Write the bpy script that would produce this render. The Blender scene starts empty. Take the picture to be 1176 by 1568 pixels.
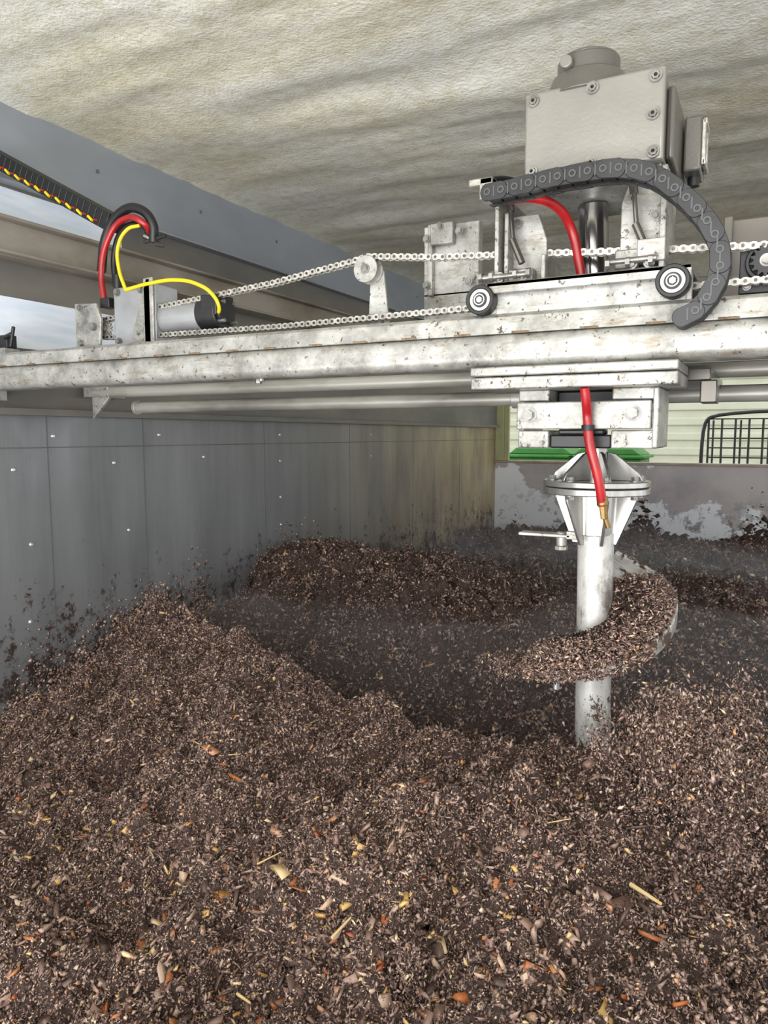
import bpy, bmesh, math, random
import numpy as np
from mathutils import Vector, Matrix
random.seed(4); rng=np.random.default_rng(7)
CZ=2.2   # camera height above the bay floor; everything below is modelled relative to eye level then lifted
scn=bpy.context.scene

# ------------------------------------------------------------------ materials
def lin(c):
    return tuple(((v/255)/12.92 if v/255<=0.04045 else ((v/255+0.055)/1.055)**2.4) for v in c)+(1.0,)
def newmat(name):
    m=bpy.data.materials.new(name); m.use_nodes=True
    nt=m.node_tree; b=nt.nodes['Principled BSDF']; return m,nt,b
def N(nt,t,**kw):
    n=nt.nodes.new(t)
    for k,v in kw.items():
        if k in n.inputs.keys(): n.inputs[k].default_value=v
        else: setattr(n,k,v)
    return n
def coords(nt,scale=(1,1,1)):
    tc=N(nt,'ShaderNodeTexCoord'); mp=N(nt,'ShaderNodeMapping'); mp.inputs['Scale'].default_value=scale
    nt.links.new(tc.outputs['Object'],mp.inputs['Vector']); return mp.outputs['Vector']
def ramp(nt,fac,stops,interp='LINEAR'):
    r=N(nt,'ShaderNodeValToRGB'); cr=r.color_ramp; cr.interpolation=interp
    while len(cr.elements)<len(stops): cr.elements.new(0.5)
    for e,(p,c) in zip(cr.elements,stops): e.position=p; e.color=c if len(c)==4 else lin(c)
    nt.links.new(fac,r.inputs['Fac']); return r.outputs['Color']
def noise(nt,vec,scale,detail=4,rough=.6):
    n=N(nt,'ShaderNodeTexNoise'); n.inputs['Scale'].default_value=scale; n.inputs['Detail'].default_value=detail
    n.inputs['Roughness'].default_value=rough; nt.links.new(vec,n.inputs['Vector']); return n.outputs['Fac']
def bump(nt,b,h,strength,dist=.01):
    n=N(nt,'ShaderNodeBump'); n.inputs['Strength'].default_value=strength; n.inputs['Distance'].default_value=dist
    nt.links.new(h,n.inputs['Height']); nt.links.new(n.outputs['Normal'],b.inputs['Normal'])
def mixc(nt,fac,a,b_):
    m=N(nt,'ShaderNodeMix'); m.data_type='RGBA'
    for s,i in ((fac,0),(a,6),(b_,7)):
        if hasattr(s,'links'): nt.links.new(s,m.inputs[i])
        else: m.inputs[i].default_value=s
    return m.outputs[2]
def simple(name,c,rough=.5,metal=0,c2=None,scale=8,stretch=(1,1,1),bmp=0,bscale=60,lo=.35,hi=.65,coat=0):
    m,nt,b=newmat(name)
    v=coords(nt,stretch)
    if c2:
        nt.links.new(ramp(nt,noise(nt,v,scale),[(lo,c),(hi,c2)]),b.inputs['Base Color'])
    else: b.inputs['Base Color'].default_value=lin(c)
    b.inputs['Roughness'].default_value=rough; b.inputs['Metallic'].default_value=metal
    if coat: b.inputs['Coat Weight'].default_value=coat
    if bmp: bump(nt,b,noise(nt,v,bscale,3),bmp,.002)
    return m
M={}
def galv_dirty():
    m,nt,b=newmat('galvanised_steel_weathered'); v=coords(nt)
    base=ramp(nt,noise(nt,v,11,7,.7),[(.3,(106,106,102)),(.44,(148,147,142)),(.56,(172,171,166)),(.75,(200,199,194))])
    st=coords(nt,(3,3,14))
    rust=ramp(nt,noise(nt,st,4,5,.7),[(.54,(0,0,0)),(.68,(220,220,220))])
    col=mixc(nt,rust,base,lin((128,116,94)))
    sp=ramp(nt,noise(nt,v,60,4,.75),[(.60,(0,0,0)),(.65,(255,255,255))])
    col=mixc(nt,sp,col,lin((80,68,58)))
    nt.links.new(col,b.inputs['Base Color']); b.inputs['Metallic'].default_value=.4; b.inputs['Roughness'].default_value=.42
    bump(nt,b,noise(nt,v,90,4),.2,.002); return m
M['galvd']=galv_dirty()
M['stain']=simple('stainless_steel',(144,142,138),.24,.85,(192,190,186),12,(1,1,.3))
M['shaft']=simple('polished_shaft_steel',(130,128,126),.16,.95,(210,208,206),14,(1,1,.12))
M['dsteel']=simple('oiled_dark_steel',(60,58,55),.25,.7,(110,106,100),4,(1,1,.3))
M['pipe']=simple('guide_pipe_steel',(124,121,114),.4,.3,(180,178,170),7,(.3,1,1))
M['box']=simple('grey_enamel_paint',(84,81,76),.32,.1,(104,101,95),3,bmp=.25,bscale=150,coat=.25)
M['boxl']=simple('grey_enamel_lid',(124,121,115),.28,.15,(140,137,131),3,bmp=.3,bscale=110,coat=.3)
M['black']=simple('black_nylon',(17,17,19),.42,0,(36,36,38),14)
M['rubber']=simple('black_rubber',(20,20,21),.45)
M['red']=simple('red_rubber_hose',(166,22,26),.38,0,(132,14,20),20,coat=.2)
M['yellow']=simple('yellow_cable_jacket',(214,190,22),.4)
M['brass']=simple('brass_fitting',(132,108,66),.35,.8)
M['alu']=simple('aluminium_motor_case',(150,152,154),.35,.5,(176,178,180),6)
M['rust']=simple('rusty_weld',(96,72,50),.7,.1,(130,112,88),60)
M['chain']=simple('chain_steel',(150,146,138),.35,.5,(206,202,194),60)
M['fast']=simple('fastener_steel',(112,110,106),.3,.6,(150,148,144),40)
M['bolt']=simple('bright_bolt_steel',(190,190,190),.3,.6)
M['white']=simple('white_bearing_race',(206,206,202),.4,.1)

def wall_mat():
    m,nt,b=newmat('wet_stainless_wall_panel'); 
    v=coords(nt)
    geo=N(nt,'ShaderNodeTexCoord'); sx=N(nt,'ShaderNodeSeparateXYZ'); nt.links.new(geo.outputs['Object'],sx.inputs[0])
    base=ramp(nt,noise(nt,coords(nt,(1,1.2,.15)),3.2,5),[(.3,(102,103,105)),(.7,(128,129,131))])
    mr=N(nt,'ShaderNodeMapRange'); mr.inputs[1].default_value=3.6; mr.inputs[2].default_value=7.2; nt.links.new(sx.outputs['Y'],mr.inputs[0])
    tanc=ramp(nt,noise(nt,coords(nt,(1,1.6,.5)),2.2,5),[(.35,(128,114,90)),(.65,(184,168,132))])  # far-end tan: light from the far end painted in, with dirt
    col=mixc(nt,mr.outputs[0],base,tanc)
    stf=ramp(nt,noise(nt,coords(nt,(1,7,.35)),3,5,.7),[(.48,(0,0,0)),(.74,(130,130,130))])
    col=mixc(nt,stf,col,lin((74,74,74)))
    mz=N(nt,'ShaderNodeMapRange'); mz.inputs[1].default_value=-.30; mz.inputs[2].default_value=-.95; nt.links.new(sx.outputs['Z'],mz.inputs[0])
    nn=noise(nt,v,11,9,.82); ad=N(nt,'ShaderNodeMath',operation='MULTIPLY_ADD'); nt.links.new(mz.outputs[0],ad.inputs[0]); ad.inputs[1].default_value=.24; nt.links.new(nn,ad.inputs[2])
    sp=ramp(nt,ad.outputs[0],[(.69,(0,0,0)),(.74,(255,255,255))])
    col=mixc(nt,sp,col,lin((62,49,43)))
    dr=N(nt,'ShaderNodeTexVoronoi'); dr.inputs['Scale'].default_value=70; nt.links.new(v,dr.inputs['Vector'])
    dd=ramp(nt,dr.outputs['Distance'],[(.06,(90,90,90)),(.14,(0,0,0))])
    col=mixc(nt,dd,col,lin((205,208,210)))
    nt.links.new(col,b.inputs['Base Color']); b.inputs['Metallic'].default_value=.3
    rr=ramp(nt,noise(nt,v,5,4),[(.3,(.30,.30,.30,1)),(.7,(.50,.50,.50,1))]); nt.links.new(rr,b.inputs['Roughness'])
    bump(nt,b,noise(nt,coords(nt,(1,1,.5)),6,3),.08,.02)
    return m
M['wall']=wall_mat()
M['seam']=simple('panel_joint',(92,94,96),.5,.2)
M['wallup']=simple('upper_wall_panel',(136,141,148),.5,.15,(152,157,164),2.5,(1,.5,1))
M['walldk']=simple('upper_wall_dark_steel',(98,97,95),.5,.2,(126,120,110),3,(1,.4,1))
M['pale']=simple('painted_daylight',(214,226,242),.5,0,(234,241,250),8,(1,.5,4))  # bluish daylight on the wall steel, put into the base colour
M['rail']=simple('stained_rail_steel',(124,114,102),.4,.4,(164,156,146),4,(1,.5,1))
def far_mat():
    m,nt,b=newmat('push_wall_steel'); v=coords(nt)
    sx=N(nt,'ShaderNodeSeparateXYZ'); tc=N(nt,'ShaderNodeTexCoord'); nt.links.new(tc.outputs['Object'],sx.inputs[0])
    base=ramp(nt,noise(nt,v,2.5,4),[(.35,(158,152,154)),(.65,(186,180,180))])
    pale=lin((226,230,236))
    mz=N(nt,'ShaderNodeMapRange'); mz.inputs[1].default_value=-.48; mz.inputs[2].default_value=-1.0; nt.links.new(sx.outputs['Z'],mz.inputs[0])
    ad=N(nt,'ShaderNodeMath',operation='MULTIPLY_ADD'); nt.links.new(mz.outputs[0],ad.inputs[0]); ad.inputs[1].default_value=.35; nt.links.new(noise(nt,v,1.6,7,.6),ad.inputs[2])
    f=ramp(nt,ad.outputs[0],[(.58,(0,0,0)),(.595,(255,255,255))])
    col=mixc(nt,f,base,pale)
    f2=ramp(nt,noise(nt,v,5,8,.8),[(.55,(0,0,0)),(.58,(255,255,255))])
    g=N(nt,'ShaderNodeMath',operation='MULTIPLY'); nt.links.new(f2,g.inputs[0]); nt.links.new(mz.outputs[0],g.inputs[1])
    col=mixc(nt,g.outputs[0],col,lin((72,62,58)))
    nt.links.new(col,b.inputs['Base Color']); b.inputs['Roughness'].default_value=.5; b.inputs['Metallic'].default_value=.1
    return m
M['far']=far_mat()
M['tan']=simple('edge_capping',(178,164,150),.6,0,(150,132,116),6)
def foam_mat():
    m,nt,b=newmat('sprayed_foam_insulation'); v=coords(nt)
    big=noise(nt,coords(nt,(.8,1.5,1)),1.1,5,.6)
    col=ramp(nt,big,[(.32,(222,215,190)),(.5,(230,228,216)),(.72,(234,234,228))])
    sp=ramp(nt,noise(nt,v,20,5,.7),[(.36,(206,198,170)),(.55,(255,255,255))])
    mm=N(nt,'ShaderNodeMix'); mm.data_type='RGBA'; mm.blend_type='MULTIPLY'; mm.inputs[0].default_value=.45
    nt.links.new(col,mm.inputs[6]); nt.links.new(sp,mm.inputs[7])
    nt.links.new(mm.outputs[2],b.inputs['Base Color']); b.inputs['Roughness'].default_value=.75
    n1=noise(nt,v,85,3,.55); n2=noise(nt,coords(nt,(.5,1.6,1)),6,3)
    ad=N(nt,'ShaderNodeMath',operation='MULTIPLY_ADD'); nt.links.new(n2,ad.inputs[0]); ad.inputs[1].default_value=1.6; nt.links.new(n1,ad.inputs[2])
    bump(nt,b,ad.outputs[0],.6,.007); return m
M['foam']=foam_mat()
def compost_mat(name,stops):
    m,nt,b=newmat(name); v=coords(nt)
    if stops:
        g=N(nt,'ShaderNodeNewGeometry'); f=g.outputs['Random Per Island']
        col=ramp(nt,f,stops)
        tint=noise(nt,v,1.6,3)
        col2=mixc(nt,ramp(nt,tint,[(.4,(0,0,0)),(.65,(90,90,90))]),col,lin((122,92,82)))
        nt.links.new(col2,b.inputs['Base Color'])
        b.inputs['Roughness'].default_value=.48
        b.inputs['Specular IOR Level'].default_value=.6
        bump(nt,b,noise(nt,v,260,3),.5,.002)
    else:
        col=ramp(nt,noise(nt,v,110,6,.8),[(.3,(44,33,29)),(.5,(94,73,65)),(.7,(148,122,110))])
        nt.links.new(col,b.inputs['Base Color']); b.inputs['Roughness'].default_value=.6
        bump(nt,b,noise(nt,v,150,6,.8),1.0,.015)
    return m
M['compost']=compost_mat('compost_soil',None)
M['chip']=compost_mat('compost_crumb',[(0,(40,30,27)),(.18,(74,57,50)),(.42,(114,91,82)),(.70,(148,122,111)),(.90,(180,154,142)),(.955,(204,180,163)),(.966,(186,122,68)),(.978,(210,184,138)),(1,(226,206,174))])
M['bark']=compost_mat('bark_wood_chips',[(0,(60,45,40)),(.25,(98,76,67)),(.5,(136,107,95)),(.68,(168,140,126)),(.78,(196,172,150)),(.84,(180,106,52)),(.88,(146,68,38)),(.93,(208,170,100)),(1,(224,202,164))])
M['conc']=simple('concrete_floor',(140,136,128),.8,0,(165,160,150),2,bmp=.2)
M['cream']=simple('cream_cladding',(180,181,158),.6,0,(196,197,176),1)
M['green']=simple('green_plastic',(44,112,38),.45,0,(60,130,50),3)
M['post']=simple('painted_post',(150,158,120),.5,0,(176,170,120),4)
M['straw']=simple('dry_straw',(206,176,120),.6,0,(222,196,146),30)

# ------------------------------------------------------------------ mesh helpers
TOP=[]
def empty(name):
    e=bpy.data.objects.new(name,None); scn.collection.objects.link(e); e.empty_display_size=.1; TOP.append(e); return e
class G:
    def __init__(s): s.bm=bmesh.new()
    def box(s,x0,x1,y0,y1,z0,z1,rot=None,piv=None):
        r=bmesh.ops.create_cube(s.bm,size=1)
        c=Vector(((x0+x1)/2,(y0+y1)/2,(z0+z1)/2))
        for v in r['verts']:
            v.co=Vector((v.co.x*(x1-x0),v.co.y*(y1-y0),v.co.z*(z1-z0)))+c
        if rot is not None:
            p=Vector(piv) if piv else c
            for v in r['verts']: v.co=rot@(v.co-p)+p
        return s
    def cyl(s,p0,p1,r0,r1=None,seg=28):
        r1=r0 if r1 is None else r1
        p0=Vector(p0);p1=Vector(p1);d=p1-p0
        r=bmesh.ops.create_cone(s.bm,cap_ends=True,segments=seg,radius1=r0,radius2=r1,depth=d.length)
        q=d.to_track_quat('Z','Y').to_matrix(); c=(p0+p1)/2
        for v in r['verts']: v.co=q@v.co+c
        return s
    def prism(s,pts,y0,y1):      # outline in XZ, extruded along Y
        a=[s.bm.verts.new((x,y0,z)) for x,z in pts]; b=[s.bm.verts.new((x,y1,z)) for x,z in pts]
        s.bm.faces.new(a); s.bm.faces.new(b[::-1]); n=len(pts)
        for i in range(n): s.bm.faces.new((a[i],b[i],b[(i+1)%n],a[(i+1)%n]))
        return s
    def prism3(s,pts,off):       # arbitrary polygon + offset vector
        off=Vector(off); a=[s.bm.verts.new(p) for p in pts]; b=[s.bm.verts.new(Vector(p)+off) for p in pts]
        s.bm.faces.new(a); s.bm.faces.new(b[::-1]); n=len(pts)
        for i in range(n): s.bm.faces.new((a[i],b[i],b[(i+1)%n],a[(i+1)%n]))
        return s
    def ring(s,c,ro,ri,y0,y1,seg=32):   # annulus, axis Y
        L=[]
        for r,y in ((ro,y0),(ro,y1),(ri,y1),(ri,y0)):
            L.append([s.bm.verts.new((c[0]+r*math.cos(t*2*math.pi/seg),y,c[1]+r*math.sin(t*2*math.pi/seg))) for t in range(seg)])
        for k in range(4):
            A=L[k];B=L[(k+1)%4]
            for i in range(seg): s.bm.faces.new((A[i],A[(i+1)%seg],B[(i+1)%seg],B[i]))
        return s
    def hexbolt(s,p,d,r=.009,h=.007):   # washer + hex head facing direction d
        p=Vector(p);d=Vector(d).normalized()
        s.cyl(p,p+d*.002,r*1.45,seg=20); s.cyl(p,p+d*(.002+h),r,seg=6); return s
    def make(s,name,parent,mat,bev=0,seg=2,ang=35):
        bmesh.ops.recalc_face_normals(s.bm,faces=s.bm.faces)
        me=bpy.data.meshes.new(name); s.bm.to_mesh(me); s.bm.free()
        for p in me.polygons: p.use_smooth=True
        me.set_sharp_from_angle(angle=math.radians(ang))
        me.materials.append(mat)
        o=bpy.data.objects.new(name,me); scn.collection.objects.link(o)
        if bev:
            b=o.modifiers.new('bevel','BEVEL'); b.width=bev; b.segments=seg; b.limit_method='ANGLE'; b.angle_limit=math.radians(40)
        if parent: o.parent=parent
        else: TOP.append(o)
        return o
def hose(name,parent,pts,r,mat,res=10):
    c=bpy.data.curves.new(name,'CURVE'); c.dimensions='3D'; c.bevel_depth=r; c.bevel_resolution=5; c.resolution_u=res; c.use_fill_caps=True
    sp=c.splines.new('BEZIER'); sp.bezier_points.add(len(pts)-1)
    for bp,p in zip(sp.bezier_points,pts):
        bp.co=p; bp.handle_left_type=bp.handle_right_type='AUTO'
    o=bpy.data.objects.new(name,c); scn.collection.objects.link(o)
    dg=bpy.context.evaluated_depsgraph_get(); me=bpy.data.meshes.new_from_object(o.evaluated_get(dg))
    bpy.data.objects.remove(o); me.materials.clear(); me.materials.append(mat)
    for p in me.polygons: p.use_smooth=True
    o=bpy.data.objects.new(name,me); scn.collection.objects.link(o)
    if parent: o.parent=parent
    else: TOP.append(o)
    return o
def Y(y,a,b): return (a*y,y,b*y)     # bearing ratios measured in plane y
def resample(pts,step):
    out=[Vector(pts[0])]; acc=0
    for a,b in zip(pts[:-1],pts[1:]):
        a=Vector(a);b=Vector(b);L=(b-a).length; t=step-acc
        while t<=L: out.append(a+(b-a)*(t/L)); t+=step
        acc=(acc+L)%step
    return out
def smooth_path(pts,n=12):
    P=[Vector(p) for p in pts]; out=[]
    for i in range(len(P)-1):
        p0=P[max(i-1,0)];p1=P[i];p2=P[i+1];p3=P[min(i+2,len(P)-1)]
        for k in range(n):
            t=k/n; out.append(.5*((2*p1)+(-p0+p2)*t+(2*p0-5*p1+4*p2-p3)*t*t+(-p0+3*p1-3*p2+p3)*t**3))
    out.append(P[-1]); return out

# ------------------------------------------------------------------ numpy noise
T=rng.random((256,256))
def vn(x,y):
    xi=np.floor(x).astype(int);yi=np.floor(y).astype(int);fx=x-xi;fy=y-yi
    fx=fx*fx*(3-2*fx);fy=fy*fy*(3-2*fy)
    a=T[xi%256,yi%256];b=T[(xi+1)%256,yi%256];c=T[xi%256,(yi+1)%256];d=T[(xi+1)%256,(yi+1)%256]
    return (a*(1-fx)+b*fx)*(1-fy)+(c*(1-fx)+d*fx)*fy-.5
def fbm(x,y,o=4,g=.5):
    s=0;a=1
    for i in range(o): s=s+a*vn(x*2**i+17.3*i,y*2**i+9.1*i); a*=g
    return s
def sst(a,b,t):
    t=np.clip((t-a)/(b-a),0,1); return t*t*(3-2*t)
def H(x,y,fine=True):
    yr=np.interp(x,[-2.5,-2.1,-1.63,-1.0,-.6,-.36,0,.5,2],[2.42,2.28,2.15,1.90,1.70,1.60,1.66,1.75,2.0])
    zr=np.interp(x,[-2.5,-2.2,-1.63,-1.0,-.6,-.36,-.1,.1,.5,2],[-.79,-.77,-.79,-.80,-.755,-.74,-.72,-.77,-.80,-.82])
    yr=yr+.11*fbm(x*3+3,y*0+2.2,3); zr=zr+.055*fbm(x*5,y*0+5,3)
    sl=np.interp(x,[-2.5,-2.2,-1.7,-1,0,1],[.36,.30,.20,.17,.12,.10])
    d=y-yr
    near=zr+sl*np.minimum(d,0)
    drop=np.interp(x,[-2.5,-1.9,-1.2,-.3,.1,.5,2],[.14,.27,.38,.42,.32,.22,.15])
    tr=near-drop*sst(-.02,.22,d)
    zb=-.93+.27*np.exp(-((x+2.55)/1.05)**2-((y-3.6)/.9)**2)+.13*np.exp(-((x+1.5)/.7)**2-((y-3.5)/.45)**2)+.10*np.exp(-((x+.2)/1.0)**2-((y-4.3)/.8)**2)-.07*sst(3.5,6,y)+.03*sst(6.3,7.2,y)
    w=sst(.24,1.10,d)
    z=tr*(1-w)+zb*w
    z=z+.10*np.exp(-((x+.09)/.11)**2-((y-1.55)/.15)**2)
    # hollows and hummocks in the near heap
    z=z-.055*np.exp(-((x+.98)/.13)**2-((y-1.50)/.16)**2)-.06*np.exp(-((x+1.60)/.10)**2-((y-1.45)/.14)**2)-.05*np.exp(-((x+1.15)/.12)**2-((y-1.02)/.12)**2)+.04*np.exp(-((x+.70)/.25)**2-((y-1.25)/.15)**2)+.035*np.exp(-((x+1.35)/.15)**2-((y-1.60)/.15)**2)
    z=z+.085*fbm(x*2.2,y*2.2,3)*sst(-.2,1,1-np.exp(-np.abs(d)*6))+.060*fbm(x*7+4,y*7,3)+.06*sst(.3,1.2,d)*fbm(x*4.1+8,y*4.1,3)
    if fine: z=z+(.042+.022*sst(.2,1.0,d))*fbm(x*22,y*22,6,.64)
    return z

# ------------------------------------------------------------------ compost bed
def grid_mesh(name,xs,ys,zf,mat):
    X,Yy=np.meshgrid(xs,ys); Z=zf(X,Yy); nx=len(xs);ny=len(ys)
    co=np.stack([X,Yy,Z],-1).reshape(-1,3)
    i=np.arange((ny-1)*(nx-1)); r=i//(nx-1); c=i%(nx-1); a=r*nx+c
    f=np.stack([a,a+1,a+nx+1,a+nx],-1)
    me=bpy.data.meshes.new(name); me.vertices.add(len(co)); me.vertices.foreach_set('co',co.ravel())
    me.loops.add(f.size); me.loops.foreach_set('vertex_index',f.ravel())
    me.polygons.add(len(f)); me.polygons.foreach_set('loop_start',np.arange(0,f.size,4)); me.polygons.foreach_set('loop_total',np.full(len(f),4))
    me.polygons.foreach_set('use_smooth',np.ones(len(f),bool))
    me.update(calc_edges=True); me.validate(); me.materials.append(mat)
    o=bpy.data.objects.new(name,me); scn.collection.objects.link(o); return o
def chips_mesh(name,P,L,W,Th,nrm_tilt,mat,parent,octa=False,pitch=0.0,spin=True):
    n=len(P)
    if octa:
        base=np.array([[-1,0,0],[1,0,0],[0,-1,0],[0,1,0],[0,0,-1],[0,0,1]],float)*.55; k=6; q=3
        fq=np.array([[0,2,5],[2,1,5],[1,3,5],[3,0,5],[2,0,4],[1,2,4],[3,1,4],[0,3,4]])
    else:
        base=np.array([[-1,-1,-1],[1,-1,-1],[1,1,-1],[-1,1,-1],[-1,-1,1],[1,-1,1],[1,1,1],[-1,1,1]],float)*.5; k=8; q=4
        fq=np.array([[0,3,2,1],[4,5,6,7],[0,1,5,4],[1,2,6,5],[2,3,7,6],[3,0,4,7]])
    V=base[None]+rng.normal(0,.15 if octa else .16,(n,k,3))
    V=V*np.stack([L,W,Th],-1)[:,None,:]
    if spin: V[:,:,2]+= (V[:,:,0]**2)*rng.normal(0,6,(n,1))
    az=rng.random(n)*2*np.pi*(1 if spin else 0); t1=pitch+rng.normal(0,nrm_tilt,n); t2=rng.normal(0,nrm_tilt,n)
    def rot(ax,a):
        c=np.cos(a);s=np.sin(a);R=np.zeros((n,3,3)); i,j=[(1,2),(2,0),(0,1)][ax]
        R[:,ax,ax]=1;R[:,i,i]=c;R[:,j,j]=c;R[:,i,j]=-s;R[:,j,i]=s;return R
    R=rot(2,az)@rot(1,t1)@rot(0,t2)
    V=np.einsum('nij,nkj->nki',R,V)+P[:,None,:]
    F=(fq[None]+k*np.arange(n)[:,None,None]).reshape(-1,q)
    me=bpy.data.meshes.new(name); me.vertices.add(n*k); me.vertices.foreach_set('co',V.ravel())
    me.loops.add(F.size); me.loops.foreach_set('vertex_index',F.ravel())
    me.polygons.add(len(F)); me.polygons.foreach_set('loop_start',np.arange(0,F.size,q)); me.polygons.foreach_set('loop_total',np.full(len(F),q))
    me.update(calc_edges=True); me.materials.append(mat)
    o=bpy.data.objects.new(name,me); scn.collection.objects.link(o); o.parent=parent; return o
pile=empty('compost_pile')
xs=np.concatenate([np.arange(-2.5,-2.0,.0085),np.arange(-2.0,.75,.0062),np.arange(.75,3.0,.03)])
ys=np.concatenate([np.arange(-.4,.5,.03),np.arange(.5,2.7,.0062),np.arange(2.7,4.6,.012),np.arange(4.6,7.3,.025)])
g=grid_mesh('compost_bed',xs,ys,lambda x,y:H(x,y),M['compost']); g.parent=pile
def scatter(n,x0,x1,y0,y1,l0,l1,asp,tilt,name,pw=2.2,octa=False,thm=.008,lift=.3,mat='chip',sink=.3):
    x=rng.uniform(x0,x1,n); y=rng.uniform(y0,y1,n)
    L=l0+(l1-l0)*rng.random(n)**pw
    x=np.clip(x,-2.48,2.9)
    W=L*rng.uniform(asp[0],asp[1],n); Th=np.minimum(L*rng.uniform(.2,.5,n),thm)
    z=H(x,y)+rng.uniform(-sink,.7,n)*L*lift
    return chips_mesh(name,np.stack([x,y,z],-1),L,W,Th,tilt,M[mat],pile,octa)
scatter(220000,-2.5,.9,1.3,2.35,.004,.014,(.25,.8),.9,'compost_crumbs',pw=1.8,octa=True,lift=.8)
scatter(220000,-1.7,.6,.6,1.35,.003,.010,(.25,.8),.9,'compost_crumbs_near',pw=1.7,octa=True,lift=.9)
scatter(50000,-2.5,.9,.55,2.3,.008,.028,(.05,.14),.6,'wood_fibres',octa=True,lift=.5)
scatter(6000,-2.5,.9,.55,2.2,.008,.026,(.18,.6),.6,'bark_chips',pw=2.5,thm=.004,mat='bark')
scatter(3600,-1.7,-.2,.55,1.25,.008,.030,(.15,.6),.6,'bark_chips_wet',pw=2.2,thm=.004,mat='bark')
scatter(1500,-2.5,-1.3,1.2,1.9,.008,.030,(.15,.6),.6,'bark_chips_side',pw=2.2,thm=.004,mat='bark')
scatter(380,-2.0,.7,.6,1.6,.022,.045,(.15,.6),.4,'bark_chips_large',thm=.005,mat='bark')
scatter(110000,-2.5,1.6,2.0,4.4,.008,.024,(.25,.8),.8,'compost_crumbs_rear',octa=True,lift=.7)
scatter(40000,-2.5,2.9,4.4,7.25,.016,.042,(.25,.8),.8,'compost_crumbs_far',octa=True,lift=.5)
scatter(3500,-2.5,1.8,2.3,6.5,.012,.04,(.18,.6),.6,'bark_chips_rear',pw=2.5,thm=.006,mat='bark')
# clods: tight bunches of crumbs give the surface its lumpy look
nc=1900; cxs=rng.uniform(-2.3,.8,nc); cys=.7+3.4*rng.random(nc)**1.3; rad=(.010+.024*rng.random(nc)**2)*np.where(cys>2.3,1.8,1); k=44
idx=np.repeat(np.arange(nc),k); dv=rng.normal(0,1,(nc*k,3)); dv/=np.linalg.norm(dv,axis=1)[:,None]
P=np.stack([cxs[idx],cys[idx],H(cxs,cys)[idx]],-1)+dv*rad[idx][:,None]*rng.uniform(.3,1,(nc*k,1)); P[:,2]+=rad[idx]*.2
P[:,0]=np.maximum(P[:,0],-2.48); L=(.005+.009*rng.random(nc*k)**2)*np.where(cys>2.3,1.8,1)[idx]
chips_mesh('compost_clods',P,L,L*rng.uniform(.3,.8,nc*k),L*.5,1.0,M['chip'],pile,True)
# splatter stuck on the side wall above the pile
n=8000; yy=1.6+5.4*rng.random(n)**1.5; yy=np.where(rng.random(n)<.4,rng.normal(2.6,.25,n),yy)
cl=np.clip(.5+1.6*fbm(yy*6,yy*0+3.3,3),.05,1.2); zz=H(np.full(n,-2.49),yy)+rng.exponential(.040,n)*cl*1.6
L=.004+.016*rng.random(n)**2.5
chips_mesh('wall_splatter',np.stack([np.full(n,-2.498),yy,zz],-1),np.full(n,.003),L,L*rng.uniform(.5,1.1,n),.03,M['chip'],pile,True,spin=False)
n=3500; xx=rng.uniform(-2.45,2.8,n); cl=np.clip(.3+2.0*fbm(xx*3,xx*0+7.3,3),.05,1.3); zz=H(xx,np.full(n,7.25))+rng.exponential(.08,n)*cl*1.6; zz=np.minimum(zz,-.32)
L=.012+.05*rng.random(n)**2.5
chips_mesh('back_wall_splatter',np.stack([xx,np.full(n,7.298),zz],-1),L,np.full(n,.005),L*rng.uniform(.5,1.1,n),.03,M['compost'],pile,True,spin=False)
# individual straws and sticks lying on top
g=G()
for x,y,a,l,r,w_ in ((-.145,1.22,-40,.070,.0042,0),(-.33,1.30,35,.085,.0016,0),(-.62,1.03,80,.05,.003,0),(-.9,1.2,60,.055,.002,0),(-1.25,1.5,20,.06,.0016,0),(-.1,1.45,10,.05,.0016,0),(-.75,.92,-20,.045,.003,0),(-1.0,.95,50,.04,.002,0),(.2,1.42,100,.05,.002,0)):
    zc_=float(H(np.array([x]),np.array([y]))[0])+.014; c_=math.cos(math.radians(a))*l/2; s_=math.sin(math.radians(a))*l/2
    g.cyl((x-c_,y-s_,zc_-.003),(x+c_,y+s_,zc_+.006),r,r*.6,seg=8)
g.make('straws',pile,M['straw'])

# ------------------------------------------------------------------ room shell
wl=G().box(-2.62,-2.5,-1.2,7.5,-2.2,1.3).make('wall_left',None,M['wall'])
G().box(-2.5,-2.455,-1.2,7.3,.072,.098).box(-2.5,-2.497,-1.2,7.3,-.052,-.048).make('lip_flange',wl,M['walldk'],.003)
g=G()
for yy in (1.95,2.45,3.35,4.3,5.3,6.3): g.box(-2.5,-2.4985,yy,yy+.004,-2.0,.07)
g.make('panel_seams',wl,M['seam'])
g=G()
for y_,z_ in ((1.98,-.005),(2.55,.0),(2.28,-.12),(3.5,.0),(2.85,-.11),(1.8,-.13),(1.86,-.42),(2.35,-.42),(3.5,-.15),(3.5,-.36),(3.5,-.52),(1.84,-.72),(4.6,.0),(4.6,-.15)):
    g.cyl((-2.5,y_,z_),(-2.494,y_,z_),.009,.005,seg=9)
g.make('wall_bolts',wl,M['bolt'])
G().box(-2.5,-2.488,-1.2,7.4,.90,1.24).make('upper_panel',wl,M['wallup'])
G().box(-2.5,-2.486,-1.2,7.4,.098,.90).make('service_recess',wl,M['walldk'])
G().box(-2.486,-2.482,-1.2,2.35,.76,.885).box(-2.486,-2.482,-1.2,2.35,.32,.50).make('painted_daylight_strips',wl,M['pale'])  # thin strips carrying painted daylight along the near wall
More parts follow.
